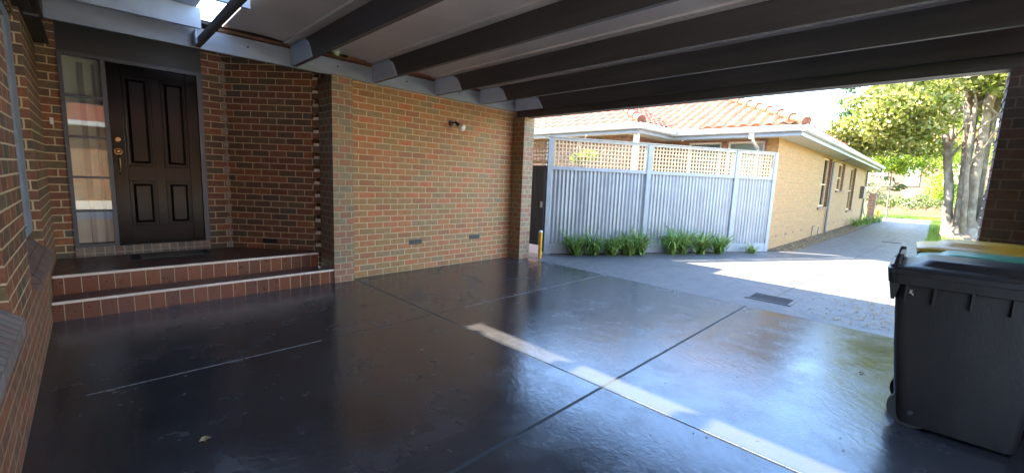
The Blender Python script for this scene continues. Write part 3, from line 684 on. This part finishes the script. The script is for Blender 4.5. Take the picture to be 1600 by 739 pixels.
# ------------------------------------------------------------------ wheelie bins
def make_bin(lid, label, loc, rz, sc, handle):
    T = thing('wheelie_bin', label, 'bin', loc, rz, 'wheelie bins in a row by the brick pier')
    T.scale = (sc, sc, sc)
    Wd = world(T)
    def mkl(name, bm, m, par=T, smooth=True):
        bmesh.ops.transform(bm, matrix=Wd, verts=bm.verts); return mk(name, bm, m, par, smooth)
    def rr(cx, cy, hx, hy, r, z, seg=5):
        out = []
        for k, (sx, sy) in enumerate(((1, 1), (-1, 1), (-1, -1), (1, -1))):
            for i in range(seg+1):
                a = math.pi/2*(k+i/seg); out.append((cx+sx*(hx-r)+r*math.cos(a), cy+sy*(hy-r)+r*math.sin(a), z))
        return out
    # local: back (hinge, wheels) at -x, front at +x, width in y
    b = B(); rings = []
    for z, hx, hy, cx, r in ((.03, .245, .215, .02, .05), (.06, .255, .222, .02, .06), (.50, .295, .250, .008, .06), (.80, .318, .266, .002, .055), (.93, .328, .273, 0, .05), (.935, .335, .28, 0, .05)):
        rings.append([b.verts.new(p) for p in rr(cx, 0, hx, hy, r, z)])
    for a, c in zip(rings, rings[1:]):
        for k in range(len(a)): b.faces.new((a[k], a[(k+1) % len(a)], c[(k+1) % len(a)], c[k]))
    b.faces.new(rings[0][::-1]); b.faces.new(rings[-1])
    mkl('body', b, 'bin')
    b = B(); rings = []
    for z, hx, hy, r in ((.895, .338, .283, .045), (.90, .358, .298, .05), (.955, .366, .304, .05), (.962, .362, .30, .05)):
        rings.append([b.verts.new(p) for p in rr(0, 0, hx, hy, r, z)])
    for a, c in zip(rings, rings[1:]):
        for k in range(len(a)): b.faces.new((a[k], a[(k+1) % len(a)], c[(k+1) % len(a)], c[k]))
    b.faces.new(rings[0][::-1]); b.faces.new(rings[-1])
    for y in (-1, 1):
        for x in (-.27, -.15, 0, .15, .27):
            box(b, x-.006, x+.006, y*.270, y*.292, .80, .90)
    # shoulder gussets at the back corners
    for y in (-1, 1):
        extr(b, [(-.352, .90), (-.30, .90), (-.318, .80), (-.335, .80)], 'y', y*.225, y*.29)
    mkl('rim', b, 'bin', smooth=False)
    b = B(); rings = []
    for z, hx, hy, cx, r in ((.958, .372, .310, .006, .05), (.985, .376, .314, .006, .05), (.998, .36, .300, .006, .06), (1.012, .29, .250, .01, .07), (1.016, .265, .225, .02, .06), (1.045, .235, .195, .03, .06), (1.05, .22, .18, .03, .06)):
        rings.append([b.verts.new(p) for p in rr(cx, 0, hx, hy, r, z)])
    for a, c in zip(rings, rings[1:]):
        for k in range(len(a)): b.faces.new((a[k], a[(k+1) % len(a)], c[(k+1) % len(a)], c[k]))
    b.faces.new(rings[0][::-1]); b.faces.new(rings[-1])
    ld = mkl('lid', b, lid)
    b = B(); box(b, .375, .425, -.16, .16, .985, 1.0, bev=.006); mkl('lid_grip', b, lid, ld)
    if handle:
        b = B(); tube(b, [(-.315, -.26, 1.045), (-.315, .26, 1.045)], .014, 12)
        for y in (-.255, .255):
            tube(b, [(-.325, y, .985), (-.325, y, 1.005), (-.325, y, 1.012), (-.322, y, 1.055), (-.32, y, 1.075)], [.036, .032, .020, .017, .014], 12)
        mkl('handle', b, 'bin' if lid == 'binlid' else lid)
    for y in (-.18, .18):
        b = B(); tube(b, [(-.165, y-.02, .11), (-.165, y+.02, .11)], .11, 24); w = mkl('wheel', b, 'rubber')
        b = B(); tube(b, [(-.165, y-.024, .11), (-.165, y+.024, .11)], .045, 16); mkl('hub', b, 'black', w)
    b = B(); tube(b, [(-.165, -.24, .11), (-.165, .24, .11)], .012, 8); mkl('axle', b, 'grate')
    if handle:
        b = B(); b.faces.new([b.verts.new(q) for q in ((-.258, -.2935, .878), (-.252, -.2935, .868), (-.243, -.2935, .874), (-.247, -.2935, .861), (-.236, -.2935, .846), (-.238, -.2935, .838), (-.250, -.2935, .853), (-.259, -.2935, .849), (-.254, -.2935, .862))]); mkl('scuff_mark', b, 'mortar_dull', smooth=False)
    return T
make_bin('binlid', 'large dark grey wheelie bin with a dark lid, nearest the camera', (.205, 3.815, 0), R(1), 1.03, True)
make_bin('green', 'dark wheelie bin with a pale green lid in the middle of the row', (.30, 4.66, 0), R(-2), 1.00, False)
make_bin('yellow', 'dark wheelie bin with a yellow lid, closest to the brick pier', (.30, 5.27, 0), R(2), 1.045, False)

# ------------------------------------------------------------------ plants
def strap_clump(name, label, cx, cy, n, L, group, spread=.16, m='leaf_strap'):
    b = B()
    for i in range(n):
        a = random.uniform(0, 2*math.pi); r0 = random.uniform(0, spread*.6); ln = L*random.uniform(.5, 1.15); wd = random.uniform(.010, .017)
        bend = random.uniform(.8, 2.3); px, py = cx+r0*math.cos(random.uniform(0, 6.28)), cy+r0*math.sin(random.uniform(0, 6.28))
        ang = random.uniform(.1, .6); z = 0.0; pr = None; d = 0.0; K = 7
        for k in range(K+1):
            t_ = k/K; w = wd*(1-t_**2.5)*(.6+.4*min(1, t_*4))+.0008
            x = px+math.cos(a)*d; y = py+math.sin(a)*d
            q = (b.verts.new((x-math.sin(a)*w, y+math.cos(a)*w, z)), b.verts.new((x+math.sin(a)*w, y-math.cos(a)*w, z)))
            if pr: b.faces.new((pr[0], pr[1], q[1], q[0]))
            pr = q; s = ln/K; th = ang+bend*t_**1.3
            d += s*math.sin(th); z += s*math.cos(th)
    o = mk(name, b, m, None, True, fix=False); tag(o, label, 'plant', group); return o
cl = [(.40, 'leftmost strappy green clump nearest the gate, at the foot of the corrugated fence'), (.74, 'second strappy clump from the gate at the foot of the corrugated fence'), (1.10, 'third strappy clump, in the middle of the left group by the fence'), (1.45, 'fourth strappy clump, in the right half of the left group by the fence'), (1.72, 'fifth strappy clump, just left of the gap before the middle fence post'),
      (2.42, 'strappy clump just right of the middle fence post'), (2.68, 'bushy strappy clump right of the middle post, seventh from the gate'), (3.08, 'eighth strappy clump from the gate, third right of the middle post'), (3.52, 'strappy clump at the right end of the second group by the fence')]
for s, lb in cl:
    x, y = fpt(s*1.12+.10, .24); strap_clump('strappy_plant', lb, x+random.uniform(-.03, .03), y, random.randint(110, 170), random.uniform(.62, .85), 'strappy plants along the fence')
x, y = fpt(4.98, .2); strap_clump('strappy_plant', 'small lone strappy clump near the right end of the fence', x, y, 45, .30, 'strappy plants along the fence')
for k, (x, y) in enumerate([(-2.45, 24.2), (-2.4, 25.3), (-2.3, 26.4), (-2.35, 27.5), (-2.2, 28.6), (-2.1, 29.4)]):
    strap_clump('border_plant', ['nearest', 'second', 'third', 'fourth', 'fifth', 'farthest'][k]+' low green border clump beside the far end of the tan wall', x, y, 60, .55, 'low green plants by the far wall corner', .3)

def leaves(bm, centers, n, size, flat=.0, asp=.55, up=.3, shell=.5):
    """leaf-sized folded quads spread through a set of ellipsoid clumps (c, (rx,ry,rz))"""
    wts = [r[0]*r[1]*r[2] for c, r in centers]; tot = sum(wts)
    for (c, r), w in zip(centers, wts):
        for _ in range(max(6, int(n*w/tot))):
            while True:
                v = Vector((random.uniform(-1, 1), random.uniform(-1, 1), random.uniform(-1, 1)))
                l = v.length
                if l < 1 and random.random() < (l**2)*(1-shell)+shell*l: break
            p = Vector((c[0]+v.x*r[0], c[1]+v.y*r[1], c[2]+v.z*r[2]))
            d = Vector((random.gauss(0, 1), random.gauss(0, 1), random.gauss(0, 1)-up)).normalized()
            nn = Vector((random.gauss(0, 1), random.gauss(0, 1), random.gauss(0, 1)+.9)); sd = d.cross(nn)
            if sd.length < .01: continue
            sd.normalize(); s = size*random.uniform(.6, 1.3)
            a = p-d*s*.5; e = p+d*s*.5; m1 = p+sd*s*asp*.5; m2 = p-sd*s*asp*.5
            vs = [bm.verts.new(q) for q in (a, m1, e, m2)]; bm.faces.new(vs)
def limb(bm, p0, p1, r0, r1, wob=.1, K=7, seg=10):
    p0, p1 = Vector(p0), Vector(p1); pts = []; rd = []
    o1 = Vector((random.uniform(-1, 1), random.uniform(-1, 1), 0))*wob
    for k in range(K+1):
        t_ = k/K; p = p0.lerp(p1, t_)+o1*math.sin(math.pi*t_)+Vector((random.uniform(-1, 1), random.uniform(-1, 1), 0))*wob*.12
        pts.append(p); rd.append(r0+(r1-r0)*t_**.8)
    tube(bm, pts, rd, seg); return pts
# big multi-stemmed tree
TR = thing('multi_stemmed_tree', 'big many stemmed tree with pale patchy bark to the right of the driveway', 'tree', (.95, 22.5, 0))
b = B()
tops = []
for (dx, dy, tx, ty, tz, r0, r1) in ((-.42, 0, -1.35, -.1, 5.0, .17, .085), (-.30, .3, -.95, .5, 5.4, .13, .07), (-.12, -.2, -.75, -.4, 5.8, .17, .09), (0, .1, -.35, .1, 6.0, .16, .09), (.12, -.25, -.1, -.5, 6.0, .17, .10), (.25, .25, .15, .5, 5.8, .16, .09), (.36, -.1, .45, -.2, 5.8, .20, .12), (.5, .2, .8, .6, 5.2, .15, .08), (.02, -.4, -.45, -1.0, 4.6, .10, .05)):
    pts = limb(b, (.78+dx*1.0, 22.5+dy, -.05), (.95+tx, 22.5+ty, tz), r0, r1, .16, 9, 12); tops.append(pts[-1])
    for q in range(3):
        s = pts[5+q]; limb(b, s, s+Vector((random.uniform(-1.1, 1.1), random.uniform(-1.1, 1.1), random.uniform(.7, 1.6))), r1*.7, .02, .1, 5, 8)
tube(b, [(.80, 22.5, -.05), (.80, 22.5, .2), (.80, 22.5, .5), (.80, 22.5, 1.0)], [.72, .55, .42, .15], 16)
mk('trunk', b, 'bark', TR, True)
b = B(); cc = []
for k in range(150):
    a = random.uniform(0, 6.283); rr_ = 4.3*math.sqrt(random.random()); zc = 3.9+random.random()**1.2*4.2
    x, y = .9+rr_*math.cos(a), 22.4+rr_*math.sin(a)
    if x > -.4 and zc < 4.9: zc += 1.3
    if x < -.3 and rr_ > 2.0 and random.random() < .6: zc = random.uniform(3.3, 4.9)
    cc.append(((x, y, zc), (random.uniform(.45, .95), random.uniform(.45, .95), random.uniform(.28, .55))))
leaves(b, cc, 66000, .16, asp=.6)
mk('crown', b, 'leaf_big', TR, fix=False)

def tree(name, label, x, y, h, r, m, n, size, base=1.5, trunk=.2, lobes=30, cone=False):
    T = thing(name, label, 'tree', (x, y, 0))
    b = B(); limb(b, (x, y, -.05), (x+random.uniform(-.3, .3), y, h*.85), trunk, trunk*.25, .15, 8, 10)
    for q in range(6):
        z = base+(h-base)*random.uniform(.1, .7); limb(b, (x, y, z), (x+random.uniform(-r, r)*.7, y+random.uniform(-r, r)*.7, z+random.uniform(.3, 1.2)), trunk*.35, .02, .1, 5, 7)
    mk('trunk', b, 'bark', T, True)
    b = B(); cc = []
    for k in range(lobes):
        t_ = random.random(); z = base+(h-base)*t_; R_ = r*((1-t_)*.95+.08 if cone else math.sin(math.pi*(.15+.8*t_))); a = random.uniform(0, 6.28); q = R_*math.sqrt(random.random())
        s = r*random.uniform(.18, .36); cc.append(((x+q*math.cos(a), y+q*math.sin(a), z), (s*1.2, s*1.2, s*(.4 if cone else .7))))
    leaves(b, cc, n, size); mk('crown', b, m, T, fix=False)
tree('lime_tree', 'bright lime green tree left of the big tree', -1.9, 31.5, 9.5, 2.6, 'leaf_lime', 20000, .17, 2.9, .05, 60)
tree('conifer', 'dark layered conifer rising behind the end of the tan house', -4.3, 39.5, 7.4, 2.4, 'leaf_conifer', 12000, .2, 1.3, .2, 50, True)
tree('spindly_tree', 'thin pointed tree against the sky above the neighbour gutter', -6.2, 44, 10.2, 2.0, 'leaf_conifer', 4200, .22, 2, .18, 34, True)
tree('street_tree', 'leafy yellow green tree to the right of the far brick house windows', 1.6, 45, 8.5, 2.6, 'leaf_lime', 9000, .2, 1.3, .2, 40)
tree('bare_shrub', 'pale feathery shrub beside the lawn at the far house corner', -3.3, 36.2, 2.7, 1.3, 'leaf_pale', 4500, .13, .5, .06, 26)
tree('yard_shrub', 'yellow green shrub seen through the lattice behind the fence', -6.1, 8.5, 2.15, .55, 'leaf_lime', 2600, .09, .7, .05, 22)
# hedge
b = B(); cc = []
for k in range(60): cc.append(((-6+k*.24+random.uniform(-.1, .1), 53+random.uniform(-.3, .3), random.uniform(.5, 1.5)), (.6, .5, .45)))
HG = thing('hedge', 'long pale flowering hedge across the far side of the lawn', 'hedge', (0, 53, 0))
leaves(b, cc, 14000, .16); mk('foliage', b, 'leaf_hedge', HG, fix=False)
b = B()
for k in range(12): limb(b, (-5.5+k*1.2, 53, -.03), (-5.4+k*1.2, 53, 1.1), .04, .02, .05, 4, 6)
mk('stems', b, 'bark', HG)
# far brick house
FH = thing('far_house', 'two storey brick house with white windows behind the hedge and trees', 'house', (-1, 60, 0))
b = B(); box(b, -5.2, 6, 57, 64, -.05, 6.2); mk('brick_wall', b, 'brick_far', FH)
for x0, x1, z0, z1 in ((-2.45, -1.6, 2.5, 4.8), (-2.5, -1.65, .6, 1.9), (-4.7, -4.0, 2.6, 3.7), (.2, 1.2, 2.4, 4.6)):
    b = B(); box(b, x0-.09, x1+.09, 56.93, 57.0, z0-.09, z0); box(b, x0-.09, x1+.09, 56.93, 57, z1, z1+.09); box(b, x0-.09, x0, 56.93, 57, z0, z1); box(b, x1, x1+.09, 56.93, 57, z0, z1); box(b, x0, x1, 56.95, 57, (z0+z1)/2-.03, (z0+z1)/2+.03)
    f = mk('window', b, 'white', FH); bx('pane', 'blind', f, x0, x1, 56.97, 56.99, z0, z1)
b = B(); quadp(b, (-5.7, 56.5, 6.2), (6.5, 56.5, 6.2), (3, 60.5, 8.2), (-2.2, 60.5, 8.2)); quadp(b, (-5.7, 56.5, 6.2), (-2.2, 60.5, 8.2), (-2.2, 60.6, 8.2), (-5.7, 64.5, 6.2)); mk('roof', b, 'rooftile', FH, fix=False)
# grass along the driveway edge, one uncountable mass
b = B()
for k in range(5200):
    if k % 2: x, y = random.uniform(-.12, .75), random.uniform(17.5, 36)
    else: x, y = random.uniform(-3, 2.5), random.uniform(36.3, 41)
    a = random.uniform(0, 6.28); h = random.uniform(.05, .16); w = .012; dx, dy = math.cos(a), math.sin(a)
    b.faces.new([b.verts.new(q) for q in ((x-dx*w, y-dy*w, -.03), (x+dx*w, y+dy*w, -.03), (x+random.uniform(-.05, .05), y+random.uniform(-.05, .05), h))])
tag(mk('grass_tufts', b, 'leaf_grass', fix=False), 'bright green grass at the driveway edge and end', 'grass', kind='stuff')
# leaf litter
b = B()
def flat_leaf(bm, x, y, z, s):
    a = random.uniform(0, 6.28); n = 6; c = []
    for k in range(n):
        t_ = a+k*2*math.pi/n; r = s*(1 if k % 3 else 1.7)*random.uniform(.6, 1); c.append(bm.verts.new((x+r*math.cos(t_), y+r*math.sin(t_), z+random.uniform(0, s*.5))))
    bm.faces.new(c)
for k in range(1500):
    y = 11.9+random.random()**1.3*16; xr = -2.3+.012*(y-12); flat_leaf(b, random.uniform(-2.78, xr), y, .008, random.uniform(.012, .03))
for k in range(330): flat_leaf(b, -.2-abs(random.gauss(0, .55)), random.uniform(6.0, 7.6), .004, random.uniform(.006, .016))
for k in range(240):
    x, y = fpt(random.uniform(.1, 5.4), random.uniform(.06, .36)); flat_leaf(b, x, y, .008, random.uniform(.01, .022))
tag(mk('leaf_litter', b, 'leaf_dry', fix=False), 'scattered dry brown leaves and debris on the driveway and bed', 'leaf litter', kind='stuff')
b = B()
for k in range(420):
    x, y = random.uniform(-4.8, .2), random.uniform(.2, 5.7)
    s = random.choice((.002, .003, .003, .005)); flat_leaf(b, x, y, .002, s)
tag(mk('floor_grit', b, 'soil', fix=False), 'tiny bits of grit and twig on the carport floor', 'grit', kind='stuff')
lv = [(-2.63, .35, .030, 'curled yellow leaf lying alone on the dark floor at lower left'), (-2.92, 1.9, .018, 'small tan leaf on the dark floor, mid left'), (-.27, 4.41, .017, 'small dark curled leaf on the blue sheen near the bin'), (-1.5, 8.05, .04, 'brown leaf in the sunlit part of the driveway')]
for x, y, s, lb in lv:
    b = B(); n = 9; a0 = random.uniform(0, 6); cv = b.verts.new((x, y, .006)); c = []
    for k in range(n):
        t_ = a0+k*2*math.pi/n; r = s*(1.35 if k % 2 else .75)*random.uniform(.8, 1.1); c.append(b.verts.new((x+r*math.cos(t_), y+r*.75*math.sin(t_), .004+random.uniform(0, s*.55))))
    for k in range(n): b.faces.new((cv, c[k], c[(k+1) % n]))
    tag(mk('fallen_leaf', b, 'leaf_dry', fix=False), lb, 'leaf', 'single fallen leaves')
# overhead wires
for k, z in enumerate((6.6, 6.1)):
    b = B(); pts = [(-22+40*i/12, 46, z+.25*((i-6)/6)**2-.05*i*k) for i in range(13)]; tube(b, pts, .018, 5)
    tag(mk('power_line', b, 'cable'), ('upper' if k == 0 else 'lower')+' of the two overhead wires crossing behind the far trees', 'cable', 'overhead wires')

# house to the east, lit by the sun, seen only in reflections
EH = thing('east_house', 'sunlit orange brick house across the side yard, mirrored in the door glass', 'house', (13, 3, 0))
b = B(); box(b, 9, 17, -8, 12, -.05, 2.9); mk('brick_wall', b, 'brick', EH)
b = B(); quadp(b, (8.4, -8.6, 2.95), (17.6, -8.6, 2.95), (13, -4, 5.0)); quadp(b, (8.4, -8.6, 2.95), (13, -4, 5.0), (13, 8, 5.0), (8.4, 12.6, 2.95)); quadp(b, (8.4, 12.6, 2.95), (13, 8, 5.0), (17.6, 12.6, 2.95)); mk('roof', b, 'rooftile', EH, fix=False)
bx('fascia', 'gutter', EH, 8.3, 8.39, -8.6, 12.6, 2.78, 2.94)

# ------------------------------------------------------------------ light, sky, camera
sun_to = Vector((-.84, -.55, 1)).normalized()
el = math.asin(sun_to.z)
ld = D.lights.new('sun', 'SUN'); ld.energy = 4.2; ld.angle = R(.8); ld.color = (1, .90, .75)
lo = D.objects.new('sun', ld); C.objects.link(lo); lo.rotation_euler = (-sun_to).to_track_quat('-Z', 'Y').to_euler(); lo.location = (-20, -15, 30)
w = D.worlds.new('World'); S.world = w; w.use_nodes = True; nt = w.node_tree
bg = nt.nodes['Background']; sk = nt.nodes.new('ShaderNodeTexSky'); sk.sky_type = 'NISHITA'; sk.sun_disc = False
sk.sun_elevation = el; sk.sun_rotation = math.atan2(sun_to.x, sun_to.y); sk.air_density = 1.0; sk.dust_density = .4; sk.ozone_density = 1.6
nt.links.new(sk.outputs[0], bg.inputs[0]); bg.inputs[1].default_value = .15

cd = D.cameras.new('camera'); co = D.objects.new('camera', cd); C.objects.link(co); S.camera = co
yaw, pit, roll = -7.83925917e-01, -1.34484277e-01, 4.07422791e-02
f = Vector((math.sin(yaw)*math.cos(pit), math.cos(yaw)*math.cos(pit), math.sin(pit)))
r = Vector((math.cos(yaw), -math.sin(yaw), 0)); u = r.cross(f)
r2 = r*math.cos(roll)+u*math.sin(roll); u2 = -r*math.sin(roll)+u*math.cos(roll)
mw = Matrix((r2, u2, -f)).transposed().to_4x4(); mw.translation = Vector((0, 0, 1.466)); co.matrix_world = mw
cd.sensor_width = 36; cd.lens = 36*659.525/1600; cd.clip_start = .02; cd.clip_end = 2000
S.render.resolution_x = 1024; S.render.resolution_y = 472
S.view_settings.view_transform = 'Standard'; S.view_settings.look = 'None'; S.view_settings.gamma = 1; S.view_settings.exposure = 3.8
S.render.engine = 'CYCLES'
S.cycles.max_bounces = 10; S.cycles.diffuse_bounces = 6; S.cycles.glossy_bounces = 4; S.cycles.transparent_max_bounces = 12
S.cycles.sample_clamp_indirect = 8; S.cycles.caustics_reflective = False; S.cycles.caustics_refractive = False
